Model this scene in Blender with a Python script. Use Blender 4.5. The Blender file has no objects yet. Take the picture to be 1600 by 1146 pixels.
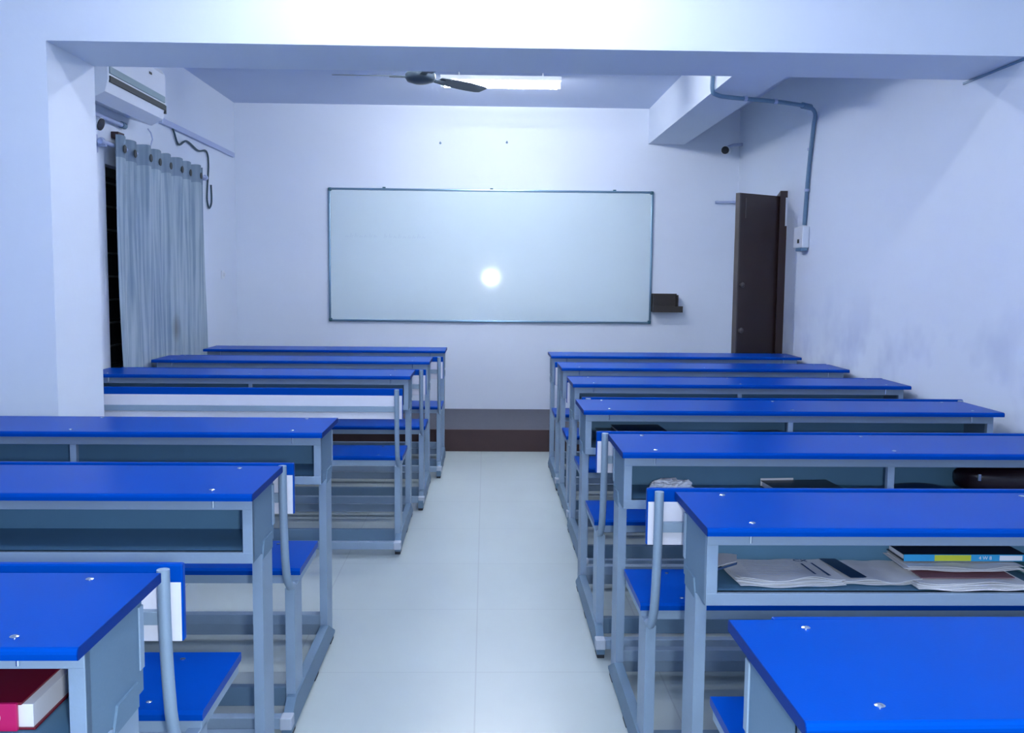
import bpy, bmesh, math, random
from mathutils import Vector, Matrix, noise
random.seed(7)
PI = math.pi
scn = bpy.context.scene
COL = scn.collection

# ------------------------------------------------------------------ camera
F_PX, YAW, PITCH, ROLL, EYE = 1515.6, 0.02796, 0.09236, 0.00976, 1.24
fw = Vector((math.sin(YAW)*math.cos(PITCH), math.cos(YAW)*math.cos(PITCH), -math.sin(PITCH)))
r0 = Vector((math.cos(YAW), -math.sin(YAW), 0)); u0 = r0.cross(fw)
rt = r0*math.cos(ROLL) + u0*math.sin(ROLL); up = u0*math.cos(ROLL) - r0*math.sin(ROLL)
cam_d = bpy.data.cameras.new('camera'); cam = bpy.data.objects.new('camera', cam_d); COL.objects.link(cam)
cam.matrix_world = Matrix(((rt.x, up.x, -fw.x, 0), (rt.y, up.y, -fw.y, 0), (rt.z, up.z, -fw.z, EYE), (0, 0, 0, 1)))
cam_d.sensor_width = 36; cam_d.lens = F_PX/1600*36; cam_d.clip_start = 0.02
scn.camera = cam

# ------------------------------------------------------------------ world, exposure, flash of the camera
w = bpy.data.worlds.new('world'); scn.world = w; w.use_nodes = True
w.node_tree.nodes['Background'].inputs[0].default_value = (0.01, 0.015, 0.03, 1)
w.node_tree.nodes['Background'].inputs[1].default_value = 1.0
scn.view_settings.view_transform = 'Standard'; scn.view_settings.look = 'None'
scn.view_settings.gamma = 1; scn.view_settings.use_curve_mapping = False
scn.view_settings.exposure = 2.61
fl = bpy.data.lights.new('camera_flash', 'POINT'); fl.energy = 15; fl.color = (0.86, 0.93, 1.0); fl.shadow_soft_size = 0.04
flo = bpy.data.objects.new('camera_flash', fl); flo.location = (0.09, -0.03, 1.225); COL.objects.link(flo)
TUBE_NEAR, TUBE_FAR, TUBE_MID, TUBE_REAR = 14.0, 40.0, 18.0, 16.0        # emission strengths of the fluorescent tubes

# ------------------------------------------------------------------ materials
def mat(name, col, rough=0.5, metal=0.0, spec=0.5, n_scale=0, n_amt=0.0, bump=0.0, b_scale=60, emit=None, e_str=0, alpha=1, trans=0, sheen=0):
    m = bpy.data.materials.new(name); m.use_nodes = True
    nt = m.node_tree; b = nt.nodes['Principled BSDF']
    b.inputs['Base Color'].default_value = (*col, 1); b.inputs['Roughness'].default_value = rough
    b.inputs['Metallic'].default_value = metal; b.inputs['Specular IOR Level'].default_value = spec
    if trans: b.inputs['Transmission Weight'].default_value = trans
    if emit: b.inputs['Emission Color'].default_value = (*emit, 1); b.inputs['Emission Strength'].default_value = e_str
    tc = nt.nodes.new('ShaderNodeTexCoord')
    if n_amt:
        nz = nt.nodes.new('ShaderNodeTexNoise'); nz.inputs['Scale'].default_value = n_scale or 8; nz.inputs['Detail'].default_value = 4
        nt.links.new(tc.outputs['Object'], nz.inputs['Vector'])
        mx = nt.nodes.new('ShaderNodeMix'); mx.data_type = 'RGBA'
        mx.inputs['A'].default_value = (*[c*(1-n_amt) for c in col], 1); mx.inputs['B'].default_value = (*[min(1, c*(1+n_amt)) for c in col], 1)
        nt.links.new(nz.outputs['Fac'], mx.inputs['Factor']); nt.links.new(mx.outputs['Result'], b.inputs['Base Color'])
    if bump:
        nb = nt.nodes.new('ShaderNodeTexNoise'); nb.inputs['Scale'].default_value = b_scale; nb.inputs['Detail'].default_value = 3
        nt.links.new(tc.outputs['Object'], nb.inputs['Vector'])
        bp = nt.nodes.new('ShaderNodeBump'); bp.inputs['Strength'].default_value = bump; bp.inputs['Distance'].default_value = 0.01
        nt.links.new(nb.outputs['Fac'], bp.inputs['Height']); nt.links.new(bp.outputs['Normal'], b.inputs['Normal'])
    return m

WALL_C = (0.675, 0.755, 0.875)
M = {}
M['paint'] = mat('wall_paint', WALL_C, 0.75, bump=0.08, b_scale=25, n_scale=1.6, n_amt=0.03)
M['ceiling'] = mat('ceiling_paint', (0.58, 0.67, 0.86), 0.85, bump=0.05, b_scale=20)
M['laminate'] = mat('blue_laminate', (0.0, 0.057, 0.37), 0.28, spec=0.03, bump=0.015, b_scale=400, n_scale=5, n_amt=0.06)
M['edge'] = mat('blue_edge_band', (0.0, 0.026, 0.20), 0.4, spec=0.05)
M['white_lam'] = mat('white_laminate', (0.70, 0.72, 0.82), 0.4, n_scale=20, n_amt=0.04)
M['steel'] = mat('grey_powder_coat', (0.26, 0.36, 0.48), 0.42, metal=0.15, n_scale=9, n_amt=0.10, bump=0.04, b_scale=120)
M['side'] = mat('shaded_steel_coat', (0.12, 0.21, 0.31), 0.5, n_scale=7, n_amt=0.10, bump=0.04, b_scale=120)  # steel coat darkened in colour to stand for weaker light on side faces
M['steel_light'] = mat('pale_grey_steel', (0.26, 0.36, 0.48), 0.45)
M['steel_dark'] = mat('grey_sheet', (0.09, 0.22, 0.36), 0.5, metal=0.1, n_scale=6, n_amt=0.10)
M['chrome'] = mat('chrome_screw', (0.7, 0.75, 0.8), 0.2, metal=1)
M['rubber'] = mat('black_rubber', (0.015, 0.02, 0.03), 0.7)
M['cap'] = mat('pale_end_cap', (0.42, 0.48, 0.57), 0.5)
M['podium_top'] = mat('podium_carpet', (0.095, 0.10, 0.125), 0.95, bump=0.5, b_scale=300, n_scale=25, n_amt=0.12)
M['podium_front'] = mat('podium_riser', (0.042, 0.018, 0.020), 0.5, n_scale=12, n_amt=0.2)
M['door'] = mat('brown_door', (0.040, 0.022, 0.020), 0.35, n_scale=4, n_amt=0.15)
M['door_edge'] = mat('door_edge', (0.085, 0.075, 0.07), 0.5)
M['alu'] = mat('aluminium_frame', (0.22, 0.36, 0.48), 0.3, metal=0.7)
M['corner'] = mat('teal_corner', (0.03, 0.12, 0.17), 0.4)
M['board'] = mat('board_enamel', (0.58, 0.71, 0.78), 0.06, spec=0.45)
M['scribble'] = mat('faint_marker', (0.40, 0.52, 0.64), 0.5)
M['wood'] = mat('dark_wood', (0.030, 0.026, 0.024), 0.5, n_scale=14, n_amt=0.25)
M['white_plastic'] = mat('white_plastic', (0.72, 0.78, 0.86), 0.35)
M['ac_grey'] = mat('grey_green_plastic', (0.25, 0.36, 0.40), 0.4)
M['slot'] = mat('dark_slot', (0.03, 0.04, 0.04), 0.6)
M['pvc'] = mat('grey_pvc_pipe', (0.13, 0.24, 0.37), 0.45, n_scale=10, n_amt=0.1)
M['trunk'] = mat('pale_trunking', (0.40, 0.48, 0.70), 0.5)
M['cable'] = mat('black_cable', (0.02, 0.06, 0.09), 0.5)
M['fan'] = mat('fan_enamel', (0.05, 0.075, 0.10), 0.4)
M['paper'] = mat('paper', (0.84, 0.87, 0.93), 0.7, bump=0.1, b_scale=30)
M['paper_white'] = mat('white_paper', (0.80, 0.83, 0.92), 0.7)
M['ink'] = mat('ink', (0.03, 0.08, 0.2), 0.6)
M['black'] = mat('black_cover', (0.008, 0.010, 0.016), 0.35)
M['navy'] = mat('navy_cover', (0.01, 0.035, 0.10), 0.4)
M['teal_cover'] = mat('teal_cover', (0.06, 0.22, 0.27), 0.4)
M['cyan'] = mat('cyan_spine', (0.03, 0.33, 0.66), 0.4)
M['yellow'] = mat('yellow_label', (0.55, 0.60, 0.04), 0.5)
M['rose'] = mat('brownish_cover', (0.22, 0.10, 0.13), 0.5)
M['red'] = mat('crimson_cover', (0.16, 0.003, 0.018), 0.35)
M['pink'] = mat('pink_spine', (0.55, 0.01, 0.13), 0.4)
M['bag'] = mat('black_bag', (0.010, 0.004, 0.007), 0.4, bump=0.3, b_scale=20)
M['tube'] = mat('tube_glow', (1, 1, 1), 0.5, emit=(0.80, 0.90, 1.0), e_str=1)
def tube_mat(name, s):
    return mat(name, (1, 1, 1), 0.5, emit=(0.97, 0.97, 1.0), e_str=s)

def wall_blotched():  # wall paint with darker noise blotches, stronger towards the bottom
    m = mat('blotched_wall_paint', WALL_C, 0.75, bump=0.08, b_scale=25)
    nt = m.node_tree; b = nt.nodes['Principled BSDF']
    tc = nt.nodes.new('ShaderNodeTexCoord'); sp = nt.nodes.new('ShaderNodeSeparateXYZ'); nt.links.new(tc.outputs['Object'], sp.inputs[0])
    nz = nt.nodes.new('ShaderNodeTexNoise'); nz.inputs['Scale'].default_value = 2.6; nz.inputs['Detail'].default_value = 3
    nt.links.new(tc.outputs['Object'], nz.inputs['Vector'])
    r = nt.nodes.new('ShaderNodeValToRGB'); r.color_ramp.elements[0].position = .50; r.color_ramp.elements[1].position = .68
    nt.links.new(nz.outputs['Fac'], r.inputs[0])
    mr = nt.nodes.new('ShaderNodeMapRange'); mr.inputs[1].default_value = 1.25; mr.inputs[2].default_value = 0.75; mr.inputs[3].default_value = 0; mr.inputs[4].default_value = 0.55
    nt.links.new(sp.outputs[2], mr.inputs[0])
    mu = nt.nodes.new('ShaderNodeMath'); mu.operation = 'MULTIPLY'; nt.links.new(r.outputs[0], mu.inputs[0]); nt.links.new(mr.outputs[0], mu.inputs[1])
    mx = nt.nodes.new('ShaderNodeMix'); mx.data_type = 'RGBA'; mx.inputs['A'].default_value = (*WALL_C, 1); mx.inputs['B'].default_value = (0.28, 0.35, 0.55, 1)
    nt.links.new(mu.outputs[0], mx.inputs['Factor']); nt.links.new(mx.outputs['Result'], b.inputs['Base Color'])
    return m
M['paint_blotched'] = wall_blotched()

def floor_mat():
    m = mat('floor_tiles', (0.6, 0.66, 0.68), 0.28, spec=0.4)
    nt = m.node_tree; b = nt.nodes['Principled BSDF']
    tc = nt.nodes.new('ShaderNodeTexCoord'); mp = nt.nodes.new('ShaderNodeMapping')
    nt.links.new(tc.outputs['Object'], mp.inputs[0]); mp.inputs['Location'].default_value = (0.022, -4.69, 0)
    bk = nt.nodes.new('ShaderNodeTexBrick'); bk.offset = 0; bk.inputs['Scale'].default_value = 1
    bk.inputs['Brick Width'].default_value = 0.58; bk.inputs['Row Height'].default_value = 0.58; bk.inputs['Mortar Size'].default_value = 0.0022
    bk.inputs['Color1'].default_value = (0.46, 0.535, 0.54, 1); bk.inputs['Color2'].default_value = (0.45, 0.525, 0.53, 1); bk.inputs['Mortar'].default_value = (0.37, 0.43, 0.45, 1)
    nt.links.new(mp.outputs[0], bk.inputs['Vector'])
    nz = nt.nodes.new('ShaderNodeTexNoise'); nz.inputs['Scale'].default_value = 2.2; nz.inputs['Detail'].default_value = 5
    nt.links.new(tc.outputs['Object'], nz.inputs['Vector'])
    mr = nt.nodes.new('ShaderNodeMapRange'); mr.inputs[3].default_value = 0.92; mr.inputs[4].default_value = 1.06; nt.links.new(nz.outputs['Fac'], mr.inputs[0])
    mx = nt.nodes.new('ShaderNodeMix'); mx.data_type = 'RGBA'; mx.blend_type = 'MULTIPLY'; mx.inputs['Factor'].default_value = 1
    nt.links.new(bk.outputs['Color'], mx.inputs['A']); nt.links.new(mr.outputs[0], mx.inputs['B']); nt.links.new(mx.outputs['Result'], b.inputs['Base Color'])
    return m
M['floor'] = floor_mat()

def curtain_mat(name, base, dark):
    m = mat(name, base, 0.9)
    nt = m.node_tree; b = nt.nodes['Principled BSDF']
    tc = nt.nodes.new('ShaderNodeTexCoord'); mp = nt.nodes.new('ShaderNodeMapping'); mp.inputs['Scale'].default_value = (1, 34, 1.5)
    nt.links.new(tc.outputs['Object'], mp.inputs[0])
    nz = nt.nodes.new('ShaderNodeTexNoise'); nz.inputs['Scale'].default_value = 1.0; nz.inputs['Detail'].default_value = 4
    nt.links.new(mp.outputs[0], nz.inputs['Vector'])
    mx = nt.nodes.new('ShaderNodeMix'); mx.data_type = 'RGBA'; mx.inputs['A'].default_value = (*dark, 1); mx.inputs['B'].default_value = (*base, 1)
    r = nt.nodes.new('ShaderNodeValToRGB'); r.color_ramp.elements[0].position = .35; r.color_ramp.elements[1].position = .6
    nt.links.new(nz.outputs['Fac'], r.inputs[0]); nt.links.new(r.outputs[0], mx.inputs['Factor'])
    # brown stain low on the cloth
    ds = nt.nodes.new('ShaderNodeVectorMath'); ds.operation = 'DISTANCE'; ds.inputs[1].default_value = (-1.92, 6.10, 0.90)
    nt.links.new(tc.outputs['Object'], ds.inputs[0])
    mr = nt.nodes.new('ShaderNodeMapRange'); mr.inputs[1].default_value = 0.03; mr.inputs[2].default_value = 0.11; mr.inputs[3].default_value = 0.6; mr.inputs[4].default_value = 0
    nt.links.new(ds.outputs['Value'], mr.inputs[0])
    m2 = nt.nodes.new('ShaderNodeMix'); m2.data_type = 'RGBA'; m2.inputs['B'].default_value = (0.10, 0.09, 0.06, 1)
    nt.links.new(mr.outputs[0], m2.inputs['Factor']); nt.links.new(mx.outputs['Result'], m2.inputs['A']); nt.links.new(m2.outputs['Result'], b.inputs['Base Color'])
    return m
M['curtain'] = curtain_mat('curtain_cloth', (0.37, 0.46, 0.53), (0.20, 0.29, 0.38))
M['header'] = curtain_mat('curtain_header', (0.22, 0.30, 0.38), (0.15, 0.22, 0.30))

def glass_mat():
    m = mat('window_glass', (0.01, 0.015, 0.02), 0.08, spec=0.6); return m
M['glass'] = glass_mat()

# ------------------------------------------------------------------ mesh helpers
class MB:
    def __init__(s): s.bm = bmesh.new()
    def box(s, x0, x1, y0, y1, z0, z1, bev=0.0, seg=2):
        t = bmesh.new(); bmesh.ops.create_cube(t, size=1)
        for v in t.verts:
            v.co = Vector(((x0+x1)/2 + v.co.x*(x1-x0), (y0+y1)/2 + v.co.y*(y1-y0), (z0+z1)/2 + v.co.z*(z1-z0)))
        if bev: bmesh.ops.bevel(t, geom=t.edges[:], offset=bev, segments=seg, affect='EDGES', profile=0.5)
        s._merge(t); return s
    def _merge(s, t, mtx=None):
        if mtx: bmesh.ops.transform(t, matrix=mtx, verts=t.verts)
        me = bpy.data.meshes.new('tmp'); t.to_mesh(me); t.free(); s.bm.from_mesh(me); bpy.data.meshes.remove(me)
    def tube(s, pts, r, n=12, caps=True):
        pts = [Vector(p) for p in pts]; rings = []
        ref = None
        for i, p in enumerate(pts):
            d = (pts[min(i+1, len(pts)-1)] - pts[max(i-1, 0)]).normalized()
            if ref is None: ref = d.orthogonal().normalized()
            a = (ref - d*ref.dot(d)).normalized(); ref = a; b = d.cross(a)
            rr = r[i] if isinstance(r, (list, tuple)) else r
            rings.append([s.bm.verts.new(p + a*rr*math.cos(2*PI*k/n) + b*rr*math.sin(2*PI*k/n)) for k in range(n)])
        for A, B in zip(rings, rings[1:]):
            for k in range(n): s.bm.faces.new((A[k], A[(k+1) % n], B[(k+1) % n], B[k]))
        if caps: s.bm.faces.new(rings[0][::-1]); s.bm.faces.new(rings[-1])
        return s
    def lathe(s, prof, c, n=24, axis='z'):
        rings = []
        for (r, h) in prof:
            ring = []
            for k in range(n):
                a = 2*PI*k/n; p = Vector((r*math.cos(a), r*math.sin(a), h))
                if axis == 'y': p = Vector((p.x, p.z, p.y))
                if axis == 'x': p = Vector((p.z, p.x, p.y))
                ring.append(s.bm.verts.new(Vector(c)+p))
            rings.append(ring)
        for A, B in zip(rings, rings[1:]):
            for k in range(n): s.bm.faces.new((A[k], A[(k+1) % n], B[(k+1) % n], B[k]))
        s.bm.faces.new(rings[0][::-1]); s.bm.faces.new(rings[-1]); return s
    def prism(s, poly, a, b, axis='x'):
        def P(u, v, h): return {'x': (h, u, v), 'y': (u, h, v), 'z': (u, v, h)}[axis]
        A = [s.bm.verts.new(P(u, v, a)) for u, v in poly]; B = [s.bm.verts.new(P(u, v, b)) for u, v in poly]
        n = len(poly)
        for k in range(n): s.bm.faces.new((A[k], A[(k+1) % n], B[(k+1) % n], B[k]))
        s.bm.faces.new(A[::-1]); s.bm.faces.new(B); return s
    def sheet(s, fn, nu, nv, th=0.0008):
        """grid fn(u,v)->xyz given thickness"""
        T = [[s.bm.verts.new(Vector(fn(i/nu, j/nv))+Vector((0, 0, th))) for j in range(nv+1)] for i in range(nu+1)]
        L = [[s.bm.verts.new(Vector(fn(i/nu, j/nv))) for j in range(nv+1)] for i in range(nu+1)]
        for i in range(nu):
            for j in range(nv):
                s.bm.faces.new((T[i][j], T[i+1][j], T[i+1][j+1], T[i][j+1])); s.bm.faces.new((L[i][j], L[i][j+1], L[i+1][j+1], L[i+1][j]))
        for i in range(nu):
            s.bm.faces.new((T[i][0], L[i][0], L[i+1][0], T[i+1][0])); s.bm.faces.new((T[i][nv], T[i+1][nv], L[i+1][nv], L[i][nv]))
        for j in range(nv):
            s.bm.faces.new((T[0][j], T[0][j+1], L[0][j+1], L[0][j])); s.bm.faces.new((T[nu][j], L[nu][j], L[nu][j+1], T[nu][j+1]))
        return s
    def build(s, name, m, parent=None, smooth=False, loc=None):
        bmesh.ops.recalc_face_normals(s.bm, faces=s.bm.faces)
        me = bpy.data.meshes.new(name); s.bm.to_mesh(me); s.bm.free(); me.materials.append(m)
        if smooth:
            for p in me.polygons: p.use_smooth = True
            try: me.set_sharp_from_angle(angle=math.radians(40))
            except Exception: pass
        o = bpy.data.objects.new(name, me); COL.objects.link(o)
        if parent: o.parent = parent
        if loc: o.location = loc
        return o
def tag(o, label, cat, group=None):
    o['label'] = label; o['category'] = cat
    if group: o['group'] = group
    return o
def struct(o): o['kind'] = 'structure'; return o
def thing(name, label, cat, loc=(0, 0, 0), rz=0, group=None):
    o = bpy.data.objects.new(name, None); COL.objects.link(o); o.location = loc; o.rotation_euler.z = rz; o.empty_display_size = 0.1
    return tag(o, label, cat, group)
def copy_tree(o, parent=None):
    c = o.copy(); COL.objects.link(c); c.parent = parent
    for ch in list(o.children): copy_tree(ch, c)
    return c
def text_mesh(name, body, size, m, parent, loc, rot, align='CENTER', label=None):
    cu = bpy.data.curves.new(name, 'FONT'); cu.body = body; cu.size = size; cu.align_x = align; cu.align_y = 'CENTER'; cu.extrude = 0.0002
    tmp = bpy.data.objects.new('tmp', cu); COL.objects.link(tmp); dg = bpy.context.evaluated_depsgraph_get(); dg.update()
    me = bpy.data.meshes.new_from_object(tmp.evaluated_get(dg)); bpy.data.objects.remove(tmp); me.materials.clear(); me.materials.append(m)
    o = bpy.data.objects.new(name, me); COL.objects.link(o); o.parent = parent; o.location = loc; o.rotation_euler = rot
    if label: o['label'] = label
    return o

# ------------------------------------------------------------------ room shell
XL, XR, XLN, YW, YB, ZC = -2.0, 2.035, -2.32, 7.89, -1.6, 2.59
BY0, BY1, BZ, XP = 3.69, 4.13, 2.085, -1.615       # beam near / far faces, soffit height, pillar face
struct(MB().box(XLN-.15, XR+.15, YB-.15, YW+.15, -0.1, 0).build('floor', M['floor']))
struct(MB().box(XLN-.15, XR+.15, YB-.15, YW+.15, ZC, ZC+.1).build('ceiling', M['ceiling']))
struct(MB().box(XLN-.15, XR+.15, YW, YW+.15, 0, ZC).build('wall_back', M['paint']))
struct(MB().box(XLN-.15, XR+.15, YB-.15, YB, 0, ZC).build('wall_front', M['paint']))
struct(MB().box(XR, XR+.15, YB, YW, 0, ZC).build('wall_right', M['paint_blotched']))
WY0, WY1, WZ0, WZ1 = 5.22, 6.86, 0.60, 1.81
lw = MB().box(XL-.15, XL, BY1, WY0, 0, ZC).box(XL-.15, XL, WY1, YW, 0, ZC).box(XL-.15, XL, WY0, WY1, 0, WZ0).box(XL-.15, XL, WY0, WY1, WZ1, ZC)
struct(lw.build('wall_left', M['paint']))
struct(MB().box(XLN-.15, XLN, YB, BY1, 0, ZC).build('wall_left_near', M['paint']))
struct(MB().box(XLN, XP, BY0, BY1, 0, ZC).build('trim_1', M['paint']))                    # pillar
struct(MB().box(XP, XR, BY0, BY1, BZ, ZC).build('trim_2', M['paint']))                    # beam across the room
struct(MB().box(1.30, 1.59, BY1, YW, 2.312, ZC).build('trim_3', M['paint']))              # beam along the right wall
struct(MB().box(XR-.006, XR, BY0+.01, BY1+.05, BZ-.010, BZ-.001).build('trim_4', M['pvc']))    # thin dark strip where beam meets wall
# podium along the back wall
pd = MB().box(XL, XR, 6.83, YW, 0.1, 0.157).build('trim_5', M['podium_top']); struct(pd)
struct(MB().box(XL, XR, 6.815, 6.83, 0, 0.157, 0.002).build('trim_6', M['podium_front']))
# window behind the curtain
wf = MB()
for a, b, c, d in ((WY0, WY1, WZ0, WZ0+.05), (WY0, WY1, WZ1-.05, WZ1), (WY0, WY0+.05, WZ0, WZ1), (WY1-.05, WY1, WZ0, WZ1), ((WY0+WY1)/2-.025, (WY0+WY1)/2+.025, WZ0, WZ1)):
    wf.box(XL-.10, XL-.06, a, b, c, d)
win = struct(wf.build('window_1', M['slot']))
MB().box(XL-.09, XL-.08, WY0+.04, WY1-.04, WZ0+.04, WZ1-.04).build('pane', M['glass'], win)
gb = MB()
for k in range(9):
    z = WZ0+.12+k*.125; gb.tube([(XL-.03, WY0, z), (XL-.03, WY1, z)], .006, 8)
gb.build('window_grille', M['slot'], win)

# ------------------------------------------------------------------ lights: fluorescent battens
def tube_light(x0, x1, y, z, strength, label, base_w=0.07):
    cx = (x0+x1)/2; L = (x1-x0)/2
    t = thing('tube_light', label, 'ceiling light', (cx, y, z), 0, 'fluorescent tube lights')
    MB().box(-L, L, -base_w/2, base_w/2, 0.024, 0.052, .004).build('batten', M['white_plastic'], t)
    if ZC - z > 0.06: [MB().tube([(q*L*.7, 0, .05), (q*L*.7, 0, ZC-z)], .006, 8).build('hanger', M['white_plastic'], t) for q in (-1, 1)]
    MB().tube([(-L+.02, 0, 0), (L-.02, 0, 0)], .0145, 16).build('tube', tube_mat('tube_glow', strength), t, True)
    for s in (-1, 1): MB().box(s*(L-.012)-.012, s*(L-.012)+.012, -.018, .018, -.018, .026, .003).build('lamp_holder', M['white_plastic'], t)
    return t
tube_light(-0.72, 0.52, 2.96, 2.50, TUBE_NEAR, 'white fluorescent tube light hung over the near rows of desks, in front of the beam', .12)
tube_light(-0.30, 0.48, 6.45, 2.475, TUBE_FAR, 'glowing fluorescent tube light beyond the beam, beside the ceiling fan', .16)
tube_light(-0.62, 0.62, 0.75, 2.54, TUBE_REAR, 'white fluorescent tube light on the ceiling above the camera end of the room', .10)
tube_light(-0.60, 0.62, 5.00, 2.50, TUBE_MID, 'fluorescent tube light on the far side of the beam, ahead of the ceiling fan', .10)

# ------------------------------------------------------------------ ceiling fan
def fan():
    cx, cy, cz = -0.345, 5.15, 2.262
    t = thing('ceiling_fan', 'dark three-bladed ceiling fan hanging beyond the beam, left of the lit tube', 'ceiling fan', (cx, cy, ZC))
    dz = cz-ZC
    MB().lathe([(.045, 0), (.05, -.02), (.03, -.06), (.012, -.07)], (0, 0, 0), 20).build('canopy', M['fan'], t, True)
    MB().tube([(0, 0, -.06), (0, 0, dz+.05)], .011, 12).build('down_rod', M['fan'], t, True)
    MB().lathe([(.015, .075), (.035, .068), (.045, .045), (.060, .035), (.078, .018), (.080, -.002), (.068, -.020), (.035, -.030), (.012, -.032)], (0, 0, dz), 28).build('motor', M['fan'], t, True)
    for a in (185, 44, 284):
        r = math.radians(a); ca, sa = math.cos(r), math.sin(r)
        b = MB()
        def fn(u, v, ca=ca, sa=sa):
            l = .12+u*.33; wd = (.036+.016*math.sin(u*PI*.9))*(1 if u < .94 else .8); q = (v-.5)*2*wd
            return (ca*l-sa*q, sa*l+ca*q, dz+.004-q*.17-u*.006)
        b.sheet(fn, 14, 4, .003); bl = b.build('blade', M['fan'], t, True)
        MB().sheet(lambda u, v, ca=ca, sa=sa: (ca*(.06+u*.10)-sa*(v-.5)*.035, sa*(.06+u*.10)+ca*(v-.5)*.035, dz+.0), 4, 2, .004).build('bracket', M['fan'], bl)
fan()

# ------------------------------------------------------------------ desk and bench unit
W = 1.58
def make_unit():
    t = thing('school_desk', '', 'school desk', group='desk and bench units')
    bench = []
    # desktop: rounded front edge
    prof = [(-.006, .7325), (.321, .7325), (.321, .7475), (.3195, .749), (.000, .749), (-.004, .7478), (-.0065, .745), (-.0075, .741)]
    MB().prism(prof, 0, W).build('desktop', M['laminate'], t)
    for a, b in ((-.0015, 0), (W, W+.0015)): MB().prism(prof, a, b).build('edge_band', M['edge'], t)
    for x in (.10, W/2, W-.10):
        for y in (.035, .285):
            MB().lathe([(.0065, 0), (.0065, .0012), (.004, .0026), (.001, .003)], (x, y, .749), 12).build('screw', M['chrome'], t, True)
    for x in (.10, W-.10): MB().tube([(x, .042, .731), (x, .042, .706)], .0028, 8).build('bolt', M['chrome'], t)
    # storage box
    sb = MB()
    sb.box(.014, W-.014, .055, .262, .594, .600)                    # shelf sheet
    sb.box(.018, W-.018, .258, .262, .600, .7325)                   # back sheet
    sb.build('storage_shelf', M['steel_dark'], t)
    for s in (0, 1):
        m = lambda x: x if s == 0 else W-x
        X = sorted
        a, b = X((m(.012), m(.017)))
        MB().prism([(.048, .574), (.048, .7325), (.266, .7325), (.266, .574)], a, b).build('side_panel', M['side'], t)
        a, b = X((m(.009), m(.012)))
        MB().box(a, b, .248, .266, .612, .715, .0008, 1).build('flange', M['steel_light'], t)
    fr = MB().box(.012, W-.012, .045, .065,   .700, .7325, .0015).box(.012, W-.012, .045, .065, .574, .600, .0015)
    for s in (0, 1):
        a, b = sorted(((.012 if s == 0 else W-.012), (.035 if s == 0 else W-.035))); fr.box(a, b, .0455, .065, .598, .702, .001)
    fr.build('front_frame', M['steel'], t)
    MB().box(W/2-.010, W/2+.010, .0455, .065, .599, .702, .001).build('divider_post', M['steel'], t)
    # desk legs (folded channel), running up the outside of the box with a slanted top
    for s in (0, 1):
        a, b = sorted(((.010 if s == 0 else W-.010), (.034 if s == 0 else W-.034)))
        MB().prism([(.130, 0.006), (.130, .572), (.235, .572), (.235, .006)], a, b).build('leg', M['steel'], t)
        a, b = sorted(((.008 if s == 0 else W-.008), (.012 if s == 0 else W-.012)))
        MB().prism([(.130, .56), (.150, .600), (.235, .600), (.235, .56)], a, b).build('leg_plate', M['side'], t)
        # side rail along the floor, joining desk leg to bench leg
        a, b = sorted(((.004 if s == 0 else W-.004), (.030 if s == 0 else W-.030)))
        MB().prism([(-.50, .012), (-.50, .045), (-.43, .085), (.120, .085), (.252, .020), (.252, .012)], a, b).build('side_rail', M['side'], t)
        for y in (-.47, -.10, .20): MB().box(a+.001, b-.001, y-.03, y+.03, 0, .013, .001, 1).build('rubber_foot', M['rubber'], t)
    MB().box(.034, W-.034, .150, .185, .075, .110, .002).build('foot_bar', M['steel'], t)
    MB().box(.034, W-.034, .205, .230, .020, .060, .002).build('cross_bar', M['steel'], t)
    cb = MB().box(.0, W, -.515, -.485, .036, .068, .002); c = cb.build('cross_bar', M['steel'], t); bench.append(c)
    for s in (0, 1):
        a, b = sorted(((-.002 if s == 0 else W+.002), (.030 if s == 0 else W-.030)))
        c = MB().box(a, b, -.522, -.482, .036, .069, .003).build('end_cap', M['cap'], t); bench.append(c)
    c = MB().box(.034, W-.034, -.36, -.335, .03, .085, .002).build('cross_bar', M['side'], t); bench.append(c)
    # bench: seat, frame, legs, backrest on bent tubes
    sp = [(-.342, .402), (-.055, .402), (-.050, .408), (-.052, .420), (-.335, .420), (-.343, .414)]
    c = MB().prism(sp, .006, W-.006).build('seat', M['laminate'], t); bench.append(c)
    for x in (.12, W-.12):
        for y in (-.30, -.09):
            k = MB().lathe([(.006, 0), (.006, .001), (.003, .0022), (.001, .0025)], (x, y, .42), 10).build('screw', M['chrome'], c, True)
    c = MB().box(.02, W-.02, -.335, -.312, .376, .402, .0015).box(.02, W-.02, -.085, -.062, .376, .402, .0015).build('seat_frame', M['steel'], t); bench.append(c)
    for s in (0, 1):
        a, b = sorted(((.010 if s == 0 else W-.010), (.036 if s == 0 else W-.036)))
        c = MB().box(a, b, -.405, -.300, .006, .385, .0015).build('leg', M['steel'], t); bench.append(c)
        c = MB().box(a, b, -.335, -.060, .377, .401, .0015).build('seat_bracket', M['steel'], t); bench.append(c)
        xm = .016 if s == 0 else W-.016
        pts = [(xm, -.512, .746), (xm, -.511, .68), (xm, -.507, .61), (xm, -.500, .55), (xm, -.490, .49), (xm, -.478, .45), (xm, -.460, .420), (xm, -.435, .400), (xm, -.402, .392)]
        c = MB().tube(pts, .0108, 14).build('backrest_tube', M['steel'], t, True); bench.append(c)
    c = MB().box(-.008, W+.008, -.486, -.470, .612, .747, .003).build('backrest', M['laminate'], t); bench.append(c)
    MB().box(-.005, W+.005, -.4875, -.486, .613, .716, .0004, 1).build('backing_sheet', M['white_lam'], c)['label'] = 'white back face of the blue backrest'
    c = MB().box(.020, W-.020, -.502, -.4876, .646, .670, .001).build('backrest_rail', M['steel'], t); bench.append(c)
    for b in bench: b['bench'] = 1
    return t

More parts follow.
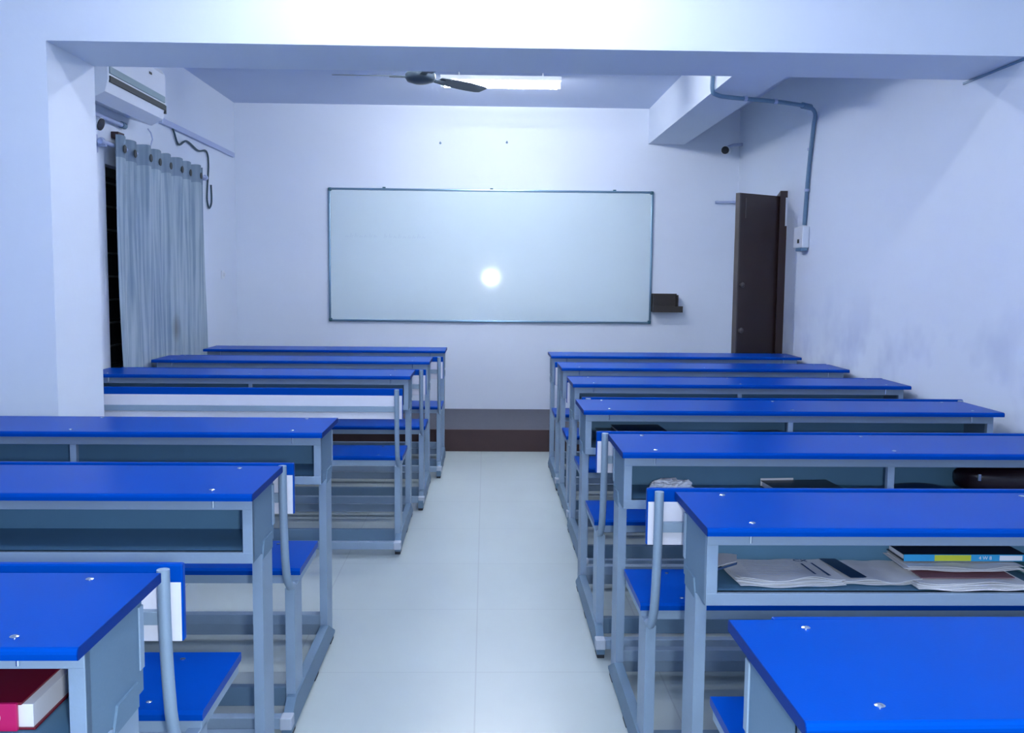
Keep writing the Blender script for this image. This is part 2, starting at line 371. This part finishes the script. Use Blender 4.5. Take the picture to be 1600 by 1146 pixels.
proto = make_unit()
rows = [
 ('L', -.264, 6.388, 'blue-topped desk and bench unit in the left block, front row nearest the podium'),
 ('L', -.319, 5.563, 'blue-topped desk and bench unit in the left block, second row from the podium'),
 ('L', -.367, 4.747, 'blue-topped desk and bench unit in the left block, third from podium, white backrest in view'),
 ('L', -.507, 3.012, 'blue-topped desk and bench unit in the left block, third from the camera, beside the pillar'),
 ('L', -.520, 2.157, 'blue-topped desk and bench unit in the left block, second row from the camera, shelf empty'),
 ('L', -.532, 1.252, 'blue-topped desk and bench unit in the left foreground with a red book on its shelf'),
 ('R', .415, 6.050, 'blue-topped desk and bench unit in the right block, front row nearest the brown door'),
 ('R', .418, 5.248, 'blue-topped desk and bench unit in the right block, second row from the podium'),
 ('R', .408, 4.451, 'blue-topped desk and bench unit in the right block, third row from the podium'),
 ('R', .368, 3.560, 'blue-topped desk and bench unit in the right block with dark books filling its shelf'),
 ('R', .391, 2.698, 'blue-topped desk and bench unit in the right block, tissue and black bag on its shelf'),
 ('R', .442, 1.871, 'blue-topped desk and bench unit in the right block with newspapers and magazines on its shelf'),
 ('R', .360, 1.033, 'blue-topped desk and bench unit in the right foreground corner, nearest the camera'),
]
BO = [.024, .032, -.035, -.006, -.045, -.03, .046, .05, 0, 0, .020, .012, 0]
for i, (sd, x, y, lb) in enumerate(rows):
    u = proto if i == 0 else copy_tree(proto)
    u.location = (x-W if sd == 'L' else x, y, 0); u['label'] = lb
    if i == 12: u.rotation_euler.z = math.radians(0.8)
for i, u in enumerate([o for o in COL.objects if o.get('group') == 'desk and bench units' and o.parent is None]):
    k = min(range(13), key=lambda j: abs(u.location.y-rows[j][2]) + (0 if (u.location.x < 0.1) == (rows[j][0] == 'L') else 50))
    for ch in u.children:
        if ch.get('bench'):
            ch.location.y += BO[k]
            if k == 11 and 'backrest' in ch.name: ch.location.z -= .014
for o in COL.objects:
    if 'bench' in o: del o['bench']

# ------------------------------------------------------------------ whiteboard
def whiteboard():
    x0, x1, z0, z1 = -1.262, 1.348, 0.868, 1.935; y1 = YW; y0 = YW-.022
    t = thing('whiteboard', 'large blank whiteboard with a thin aluminium frame on the back wall', 'whiteboard', ((x0+x1)/2, YW, z0))
    cx = (x0+x1)/2; a = x1-cx; h = z1-z0
    MB().box(-a+.01, a-.01, -.014, -.003, .01, h-.01).build('writing_surface', M['board'], t)
    s = .017
    MB().box(-a+.02, a-.02, -.022, 0, h-s, h, .004).build('frame', M['alu'], t, True)
    MB().box(-a+.02, a-.02, -.022, 0, 0, s, .004).build('frame', M['alu'], t, True)
    MB().box(-a, -a+s, -.022, 0, .02, h-.02, .004).build('frame', M['alu'], t, True)
    MB().box(a-s, a, -.022, 0, .02, h-.02, .004).build('frame', M['alu'], t, True)
    for sx in (-1, 1):
        for zz in (0, h-.026):
            b = sorted((sx*a, sx*(a-.026)))
            MB().box(b[0]-.001, b[1]+.001, -.0245, 0, zz-.001, zz+.027, .007, 3).build('corner_cap', M['corner'], t, True)
    for px in (-.86, .0, .99): MB().box(px-.012, px+.012, -.020, 0, h, h+.010, .002).build('clip', M['corner'], t)
    # faint wiped handwriting
    rnd = random.Random(3); sc = MB()
    def word(xa, n, zc):
        x = xa
        for k in range(n):
            hh = rnd.choice((.016, .02, .034)); wd = .026
            pts = [(x, -.0148, zc), (x+wd*.3, -.0148, zc+hh), (x+wd*.6, -.0148, zc+.003), (x+wd, -.0148, zc+hh*.5)]
            sc.tube(pts, .0013, 5); x += wd+.012
    word(-1.17, 7, .675); word(-.86, 9, .672)
    sc.build('faint_writing', M['scribble'], t)
    return t
whiteboard()
# wooden duster holder right of the board
t = thing('duster_holder', 'small dark wooden duster holder on the wall at the whiteboard corner', 'duster holder', (1.352, YW, .965))
MB().box(.0, .205, -.012, 0, .0, .150, .001).build('back_plate', M['wood'], t)
MB().box(.0, .240, -.095, -.012, 0, .012).box(.0, .24, -.095, -.085, .012, .050).build('tray', M['wood'], t)
MB().box(.0, .010, -.085, -.012, .012, .14).box(.195, .205, -.085, -.012, .012, .14).build('side_panel', M['wood'], t)
# two picture hooks, nail, small switch
for x, z, lb in ((-.369, 2.297, 'small metal wall hook above the whiteboard, the left one of two'), (.162, 2.309, 'small metal wall hook above the whiteboard, the right one of two')):
    h = thing('wall_hook', lb, 'hook', (x, YW, z), 0, 'hooks above the whiteboard')
    MB().lathe([(.009, 0), (.009, -.004), (.003, -.006)], (0, 0, 0), 12, 'y').build('plate', M['pvc'], h)
    MB().tube([(0, -.004, 0), (0, -.022, -.002), (0, -.026, .010)], .0028, 8).build('pin', M['pvc'], h)
t = thing('cable_plate', 'tiny white plate on the back wall right beside the curtain edge', 'wall plate', (-2.0+.012, 7.45, 1.235), 0)
MB().box(-.012, 0.0, -.03, .03, -.03, .03, .003).build('plate', M['white_plastic'], t)
MB().lathe([(.012, 0), (.012, .012), (.004, .016)], (0, 0, 0), 14, 'x').build('knob', M['white_plastic'], t, True)

# ------------------------------------------------------------------ air conditioner, trunking, cable, cameras (left wall)
t = thing('air_conditioner', 'white split air conditioner with dark louvre slot high on the left wall', 'air conditioner', (XL, 5.18, 2.10))
prof = [(0, .0), (.12, -.035), (.185, .000), (.200, .06), (.200, .24), (.180, .27), (0, .275)]
MB().prism([(a, b) for a, b in prof], -.42, .42, 'y').build('body', M['white_plastic'], t)
for z, d, mm, nm in ((.062, .030, 'slot', 'louvre_slot'), (.104, .034, 'ac_grey', 'louvre_flap')):
    MB().box(.196 if z > .03 else .17, .206, -.40, .40, z-d/2, z+d/2, .002).build(nm, M[mm], t)
MB().box(.19, .204, .405, .421, .03, .075).build('end_latch', M['slot'], t)
MB().box(.199, .202, .16, .20, .20, .212).build('display', M['slot'], t)
t = thing('cable_trunking', 'pale flat cable trunking sloping in perspective along the left wall', 'cable trunking', (XL, 6.95, 2.17))
MB().box(0, .022, -.85, .85, -.018, .018, .002).build('channel', M['trunk'], t)
MB().box(.0, .024, -.87, -.85, -.02, .02, .002).build('end_piece', M['trunk'], t)
t = thing('drain_pipe', 'short grey drain pipe with capped end below the air conditioner', 'pipe', (XL+.02, 5.0, 2.04))
MB().tube([(0, -.8, 0), (0, .42, 0)], .013, 14).build('pipe', M['trunk'], t, True)
MB().tube([(0, .41, 0), (0, .46, 0)], .018, 14).build('end_cap', M['pvc'], t, True)
cbm = MB()
def smooth_path(P, n=6):
    out = []
    P = [Vector(p) for p in P]
    for i in range(len(P)-1):
        p0 = P[max(i-1, 0)]; p1 = P[i]; p2 = P[i+1]; p3 = P[min(i+2, len(P)-1)]
        for k in range(n):
            u = k/n; out.append(.5*((2*p1)+(p2-p0)*u+(2*p0-5*p1+4*p2-p3)*u*u+(3*p1-p0-3*p2+p3)*u*u*u))
    out.append(P[-1]); return out
xx = XL+.012
cab = cbm.tube(smooth_path([(xx, 6.10, 2.19), (xx, 6.30, 2.16), (xx, 6.42, 2.07), (xx, 6.60, 2.115), (xx, 6.85, 2.085), (xx, 7.05, 2.105), (xx, 7.10, 2.02), (xx, 7.06, 1.85), (xx, 7.05, 1.76), (xx, 7.10, 1.71), (xx, 7.16, 1.76), (xx, 7.155, 1.88)]), .0065, 8).build('hanging_cable', M['cable'], None, True)
tag(cab, 'black cable drooping from the trunking into a hook loop by the curtain', 'cable')
def camera_thing(loc, aim, label):
    t = thing('security_camera', label, 'security camera', loc, 0, 'small bullet security cameras')
    d = Vector(aim).normalized(); q = Vector((0, 0, 1)).rotation_difference(d)
    b = MB(); b.lathe([(.028, -.06), (.032, -.05), (.032, .05), (.034, .055)], (0, 0, 0), 20)
    bmesh.ops.rotate(b.bm, verts=b.bm.verts, matrix=q.to_matrix()); b.build('body', M['white_plastic'], t, True)
    b = MB(); b.lathe([(.030, .054), (.030, .060), (.02, .062)], (0, 0, 0), 20)
    bmesh.ops.rotate(b.bm, verts=b.bm.verts, matrix=q.to_matrix()); b.build('lens', M['rubber'], t, True)
    return t
t = camera_thing((XL+.045, 4.93, 1.985), (.95, -.12, -.30), 'white bullet security camera on the left wall beside the pillar')
MB().tube([(0, 0, .03), (-.03, .0, .05), (-.07, 0, .05)], .012, 10).build('bracket', M['white_plastic'], t, True)
t = camera_thing((1.90, 7.76, 2.255), (-.40, -.9, -.12), 'white bullet security camera with black lens in the far right corner')
MB().tube([(0, .0, .02), (.06, .03, .045), (.135, .03, .05)], .012, 10).build('bracket', M['trunk'], t, True)

# ------------------------------------------------------------------ curtain with rod
def curtain():
    t = thing('window_curtain', 'grey striped eyelet curtain hanging over the dark window on the left wall', 'curtain', (0, 0, 0))
    y0, y1, zt, zb = 5.20, 6.76, 1.955, 0.28
    n = 150
    def xo(u, z):
        f = 0.019+0.004*math.sin(u*9)
        ph = 2*PI*(u*8.0)
        g = math.sin(ph)
        # deep fold near the camera-side edge
        k = math.exp(-((u-.125)/.035)**2)*.022
        sm = min(1, (zt-z)/.5)
        return XL+.068 + f*g*(1-.45*sm) - k + .006*math.sin(u*31+z*3)
    def fn_range(za, zb_, nv):
        def fn(u, v):
            z = za+(zb_-za)*v
            y = y0+(y1-y0)*u
            return (xo(u, z), y+.012*math.sin(z*4+u*5)*(zt-z), z+.006*math.sin(2*PI*u*8+1))
        return fn
    b = MB()
    fn = fn_range(zb, zt-.115, 1)
    def grid(b, fn, nu, nv, th=.004):
        T = [[b.bm.verts.new(Vector(fn(i/nu, j/nv))+Vector((th, 0, 0))) for j in range(nv+1)] for i in range(nu+1)]
        L = [[b.bm.verts.new(Vector(fn(i/nu, j/nv))) for j in range(nv+1)] for i in range(nu+1)]
        for i in range(nu):
            for j in range(nv):
                b.bm.faces.new((T[i][j], T[i+1][j], T[i+1][j+1], T[i][j+1])); b.bm.faces.new((L[i][j], L[i][j+1], L[i+1][j+1], L[i+1][j]))
        for i in range(nu):
            b.bm.faces.new((T[i][0], L[i][0], L[i+1][0], T[i+1][0])); b.bm.faces.new((T[i][nv], T[i+1][nv], L[i+1][nv], L[i][nv]))
        for j in range(nv):
            b.bm.faces.new((T[0][j], T[0][j+1], L[0][j+1], L[0][j])); b.bm.faces.new((T[nu][j], L[nu][j], L[nu][j+1], T[nu][j+1]))
    grid(b, fn, n, 14)
    b.build('curtain_panel', M['curtain'], t, True)
    b = MB(); grid(b, fn_range(zt-.115, zt, 1), n, 3); b.build('header_band', M['header'], t, True)
    for k in range(8):
        u = (k+.25)/8; y = y0+(y1-y0)*u
        ph = u*8.0; x = xo(u, 1.9)+.006
        b = MB(); b.lathe([(.020, -.001), (.022, .001), (.021, .003), (.010, .004)], (x-.001, y, 1.890), 18, 'x'); b.build('eyelet', M['slot'], t, True)
    return t
curtain()
t = thing('curtain_rod', 'thin metal curtain rod with wall brackets above the dark window', 'curtain rod', (XL, 0, 1.905))
MB().tube([(.045, 5.06, 0), (.045, 6.90, 0)], .011, 12).build('rod', M['trunk'], t, True)
for y in (5.065, 6.895): MB().lathe([(.016, -.02), (.021, 0), (.016, .02)], (.045, y, 0), 14, 'y').build('finial', M['trunk'], t, True)
for y in (5.10, 6.86): MB().box(0, .055, y-.008, y+.008, -.022, -.010).box(0, .006, y-.02, y+.02, -.05, .04).build('bracket', M['trunk'], t)
MB().box(0.0, .040, 5.31, 5.40, .050, .085, .003).build('bracket', M['podium_front'], t)['label'] = 'reddish brown block bracket'
MB().tube([(0.02, 5.86, .07), (.035, 5.86, .12), (.02, 5.88, .16), (.01, 5.86, .18)], .004, 6).build('hook', M['trunk'], t)

# ------------------------------------------------------------------ pipe, switch box (right)
pz = 2.285
pp = MB().tube(smooth_path([(1.285, 5.62, 2.56), (1.285, 5.62, 2.40), (1.285, 5.62, 2.31), (1.315, 5.64, pz+.004), (1.40, 5.68, pz-.002), (1.70, 5.80, pz), (1.93, 5.93, pz)]), .0125, 14)
pp2 = MB().tube(smooth_path([(1.93, 5.93, pz), (1.985, 5.98, pz-.01), (2.015, 6.02, pz-.04), (2.019, 6.06, pz-.12), (2.019, 6.12, 1.9), (2.019, 6.16, 1.585)]), .0125, 14)
t = thing('conduit_pipe', 'grey conduit pipe crossing under the side beam and dropping to the switch box', 'pipe', (0, 0, 0))
pp.build('pipe_run', M['pvc'], t, True); pp2.build('down_pipe', M['pvc'], t, True)
MB().tube([(1.90, 5.915, pz), (1.965, 5.962, pz-.002)], .019, 14).build('elbow', M['pvc'], t, True)
for q in ((1.5, 5.72), (1.70, 5.80)): MB().tube([(q[0]-.01, q[1]-.004, pz), (q[0]+.01, q[1]+.004, pz)], .0155, 12).build('clamp', M['trunk'], t, True)
for z in (2.05, 1.80): MB().tube([(2.019, 6.10 if z > 1.9 else 6.13, z-.008), (2.019, 6.10 if z > 1.9 else 6.13, z+.008)], .017, 12).build('clamp', M['trunk'], t, True)
t = thing('switch_box', 'small white switch box on the right wall under the conduit pipe', 'switch box', (XR, 6.18, 1.44))
MB().box(-.045, 0, -.08, .10, 0, .135, .006).build('box', M['white_plastic'], t)
MB().box(-.048, -.045, -.02, .012, .03, .055, .001).build('switch', M['slot'], t)
MB().box(-.045, -.005, -.07, .05, -.02, 0, .003).build('cable_entry', M['pvc'], t)

# ------------------------------------------------------------------ door
def door():
    jx = XR
    fr = MB().prism([(6.575, 0), (6.575, 1.835), (6.68, 1.80), (6.68, 0)], jx-.05, jx, 'x').build('door_1', M['door'])
    struct(fr)
    # leaf hinged at (1.985,6.58) opening toward the room; free edge toward the aisle
    A = Vector((1.655, 6.36)); Bp = Vector((1.995, 6.60)); d = (Bp-A); L = d.length; ang = math.atan2(d.y, d.x)
    lf = bpy.data.objects.new('door_leaf', None)
    b = MB().box(.012, L, 0, .035, .165*0, 1.80)
    leaf = b.build('leaf', M['door'], fr); leaf.location = (A.x, A.y, 0); leaf.rotation_euler.z = ang
    e = MB().box(0, .012, 0, .035, 0, 1.80).build('edge_strip', M['door_edge'], leaf)
    MB().box(.055, .065, -.003, 0, 1.64, 1.77).build('bolt', M['door_edge'], leaf)
    MB().box(jx-.012, jx-.001, 6.571, 6.575, 1.60, 1.79).build('hinge_strip', M['white_plastic'], fr)
    for z in (.9, 1.2): MB().lathe([(.012, 0), (.012, -.01), (.02, -.02), (.006, -.03)], (.03, 0, z), 12, 'y').build('knob', M['door_edge'], leaf)
    bpy.data.objects.remove(lf)
    return fr
door()
t = thing('wall_latch', 'small grey metal latch bar on the wall beside the top of the brown door', 'latch', (1.92, YW, 1.855))
MB().tube([(-.075, -.03, 0), (.10, -.03, 0)], .010, 10).build('bar', M['trunk'], t, True)
MB().box(-.07, -.05, -.03, 0, -.012, .012).box(.07, .09, -.03, 0, -.012, .012).build('mount', M['trunk'], t)

# ------------------------------------------------------------------ things on the shelves
SZ = .6005
def book(name, label, loc, rz, w_, d_, h_, cover, spine=None, group=None, cat='book', pages='paper_white'):
    """cover boards, page block; spine on the -y side"""
    t = thing(name, label, cat, loc, rz, group)
    MB().box(-w_/2+.004, w_/2-.004, -d_/2+.002, d_/2-.004, .0015, h_-.0015).build('pages', M[pages], t)
    MB().box(-w_/2, w_/2, -d_/2, d_/2, h_-.0018, h_, .0005, 1).build('front_cover', M[cover], t)
    MB().box(-w_/2, w_/2, -d_/2, d_/2, 0, .0018, .0005, 1).build('back_cover', M[cover], t)
    if spine: MB().box(-w_/2, w_/2, -d_/2-.0015, -d_/2+.0005, 0, h_, .0005, 1).build('spine', M[spine], t)
    return t
# left foreground: crimson book
t = thing('hardback_book', 'red hardback book with pink spine on the shelf of the left foreground desk', 'book', (-.694, 1.400, SZ))
MB().box(-.085, .064, -.072, .085, .002, .036).build('pages', M['paper_white'], t)
MB().box(-.090, .050, -.076, .09, .036, .040, .001).build('front_cover', M['red'], t)
MB().box(-.090, .068, -.076, .09, .0, .003, .001).build('back_cover', M['red'], t)
MB().box(-.090, .045, -.081, -.074, 0, .040, .0015).build('spine', M['pink'], t)
MB().lathe([(.008, 0), (.008, -.002), (.005, -.003)], (.015, -.081, .02), 16, 'y').build('emblem', M['white_plastic'], t, True)

# newspaper (open, folded sheets) on the sixth right desk
def paper_stack(name, label, cx, cy, w_, d_, layers, h, mt, seed, cat='newspaper', fold=.5, wave=.006):
    t = thing(name, label, cat, (cx, cy, SZ))
    rnd = random.Random(seed)
    for k in range(layers):
        a = rnd.uniform(-.03, .03); ox = rnd.uniform(-.006, .006); oy = rnd.uniform(-.004, .008)
        def fn(u, v, k=k, a=a, ox=ox, oy=oy):
            x = (u-.5)*w_; y = (v-.5)*d_
            near = max(0, 1-v*2.2)
            z = .0012+k*h/layers + wave*near*(.5+.5*math.sin(u*9+seed))*(k+1)/layers + .001*math.sin(u*14+k)+.0011
            y2 = y - .012*near*math.sin(u*PI)*(1-abs(u-fold))
            return (x*math.cos(a)-y2*math.sin(a)+ox, x*math.sin(a)+y2*math.cos(a)+oy, z)
        MB().sheet(fn, 26, 10, .0006).build('page', M[mt], t, True)
    return t
np_ = paper_stack('newspaper', 'open folded newspaper with grey print on the shelf below the right block desktop', .640, 2.035, .225, .150, 6, .012, 'paper', 2, wave=.009)
ink = MB()
for k in range(9):
    y = .060-k*.013; ink.box(-.075, .045, y, y+.0016, .0165, .0168)
ink.build('print_lines', mat('pale_print', (0.38, 0.46, 0.62), .7), np_)
MB().prism([(.062, -.045), (.066, -.045), (.060, .03), (.056, .03)], .0172, .0177, 'z').prism([(.088, -.055), (.094, -.055), (.084, .035), (.080, .035)], .0172, .0177, 'z').build('printed_rules', M['ink'], np_)
text_mesh('headline_letters', 'CX', .022, M['ink'], np_, (.062, .052, .0178), (0, 0, -.2))
t = thing('paper_slip', 'folded white paper slip leaning at the left end of the newspaper shelf', 'paper', (.506, 2.075, SZ+.02))
def slip(u, v, q=((-.024, -.072), (.049, -.012), (.062, .040), (.010, .048))):
    a = [q[0][k]*(1-u)+q[1][k]*u for k in (0, 1)]; b = [q[3][k]*(1-u)+q[2][k]*u for k in (0, 1)]
    return (a[0]*(1-v)+b[0]*v, a[1]*(1-v)+b[1]*v, .002+.002*math.sin(u*3))
MB().sheet(slip, 8, 6, .0008).build('sheet', M['paper_white'], t, True)
MB().sheet(lambda u, v: (slip(u, 0)[0]-.001+.002*v, slip(u, 0)[1]-.002+.002*v, -.004+.004*v), 8, 2, .0008).build('dark_edge', M['ink'], t, True)
# second stack: leaflets beside the newspaper
lf = paper_stack('leaflet_stack', 'creased stack of white leaflets with a navy cover strip beside the newspaper', .835, 2.04, .165, .15, 4, .010, 'paper', 5, 'leaflets')
MB().prism([(-.062, -.068), (-.025, -.068), (-.045, .070), (-.082, .070)], .0148, .0155, 'z').build('navy_strip', M['navy'], lf)
st = paper_stack('paper_bundle', 'crumpled bundle of papers with brownish sheet lying under the thin magazines', 1.02, 1.995, .235, .120, 5, .011, 'paper', 9, 'papers', wave=.008)
MB().box(-.10, .10, -.030, .055, .0165, .0178).build('brownish_sheet', M['rose'], st)
sl = paper_stack('plastic_sleeve', 'translucent grey plastic sleeve of papers under the blue-spined book', 1.03, 2.055, .250, .12, 3, .008, 'paper', 12, 'plastic sleeve', wave=.004)
sl.location.z = SZ+.0205
b1 = book('thin_book', 'thin book with cyan spine and yellow label on top of the plastic sleeve', (1.045, 2.076, SZ+.0335), 0, .270, .09, .015, 'black', 'cyan')
MB().box(-.068, .012, -.0472, -.0463, .001, .014).build('yellow_label', M['yellow'], b1)
MB().box(.075, .125, -.0472, -.0463, .002, .013).build('white_label', M['paper_white'], b1)
text_mesh('spine_letters', '4 W 8', .011, M['paper_white'], b1, (.043, -.0476, .0075), (PI/2, 0, 0))
b2 = book('exercise_book', 'teal exercise book slid behind the right end of the plastic sleeve', (1.24, 2.035, SZ+.003), .02, .12, .13, .012, 'teal_cover', 'teal_cover')
b3 = book('textbook', 'black textbook lying at the far right of the newspaper shelf', (1.37, 2.04, SZ), -.04, .20, .16, .040, 'black', 'black')
MB().prism([(-.06, -.05), (.07, -.05), (.05, .05), (-.07, .05)], .0402, .0408, 'z').build('cover_panel', M['teal_cover'], b3)

# fifth right desk: tissue, book, papers, dish shaped shadowed cover, bag
t = thing('crumpled_tissue', 'crumpled white tissue lying on the shelf of a right block desk', 'tissue', (.555, 2.835, SZ))
bm = bmesh.new(); bmesh.ops.create_icosphere(bm, subdivisions=4, radius=1)
for v in bm.verts:
    p = v.co.copy(); n = noise.noise(p*1.7+Vector((3, 1, 2)))*.55 + noise.noise(p*4.3)*.30 + noise.noise(p*9)*.12
    q = p*(1+n); v.co = Vector((q.x*.052, q.y*.038, max(0, .022+q.z*.022+.0*q.x)))
b = MB(); b.bm.free(); b.bm = bm; b.build('tissue', M['paper_white'], t)
bk = book('notebook', 'dark notebook with a white page edge on the shelf behind the crumpled tissue desk', (.965, 2.865, SZ), .08, .21, .15, .020, 'black', None)
MB().box(-.105, .0, .0752, .0768, .002, .026, .0003, 1).build('white_edge', M['paper_white'], bk)
bk = book('folder', 'teal plastic folder lying beside the dark notebook', (1.085, 2.845, SZ+.0), -.2, .06, .16, .008, 'teal_cover', None, cat='folder')
bk = book('copybook', 'flat pale copybook with dark cover right of the divider post', (1.17, 2.84, SZ), .35, .10, .13, .008, 'navy', None)
t = thing('dark_pouch', 'flat dark navy pouch between the divider post and the black bag', 'pouch', (1.31, 2.85, SZ))
MB().sheet(lambda u, v: (-.12+u*.24, -.07+v*.14, .001+.026*math.sin(u*PI)**.6*math.sin(v*PI)**.6), 20, 12, .002).build('pouch', M['navy'], t, True)
t = thing('school_bag', 'black bag with reddish base stuffed in the shelf at the right end', 'bag', (1.60, 2.85, SZ))
bm = bmesh.new(); bmesh.ops.create_icosphere(bm, subdivisions=4, radius=1)
for v in bm.verts:
    p = v.co.copy(); n = noise.noise(p*1.3)*.18
    sx = abs(p.x)**.6*(1 if p.x > 0 else -1); sy = abs(p.y)**.6*(1 if p.y > 0 else -1); sz = abs(p.z)**.6*(1 if p.z > 0 else -1)
    v.co = Vector((sx*.165*(1+n*.5), sy*.078*(1+n*.4), max(0, .044+sz*.044*(1+n*.2))))
b = MB(); b.bm.free(); b.bm = bm; bg = b.build('bag_body', M['bag'], t, True)
MB().box(-.150, -.142, -.085, -.079, .055, .075, .001).build('zip_pull', M['chrome'], t)
MB().box(.02, .15, -.088, -.082, .008, .026, .002).build('red_strip', M['red'], t)

# fourth right desk: dark books
bk = book('textbook', 'black book with pale page edge at the left end of the fourth right shelf', (.55, 3.73, SZ), 0, .22, .15, .045, 'black', 'black')
MB().box(-.10, .09, -.079, -.0775, .028, .034).build('pale_strip', M['paper'], bk)
bk = book('thin_book', 'thin navy book resting on the black book, its light edge toward the aisle', (.60, 3.735, SZ+.046), .05, .19, .15, .012, 'navy', 'black')
paper_stack('paper_bundle', 'pale lilac papers in the middle of the fourth right shelf', 1.03, 3.71, .24, .14, 3, .012, 'paper', 21, 'papers')
bk = book('textbook', 'dark blue book tilted on the pale lilac papers', (1.10, 3.73, SZ+.022), .2, .17, .13, .018, 'navy', 'black')
bk = book('textbook', 'long dark book lying right of the divider on the fourth right shelf', (1.32, 3.72, SZ), 0, .22, .15, .022, 'black', 'navy')
bk = book('textbook', 'dark brown book near the wall end of the fourth right shelf', (1.76, 3.72, SZ), .04, .16, .15, .030, 'wood', 'black')
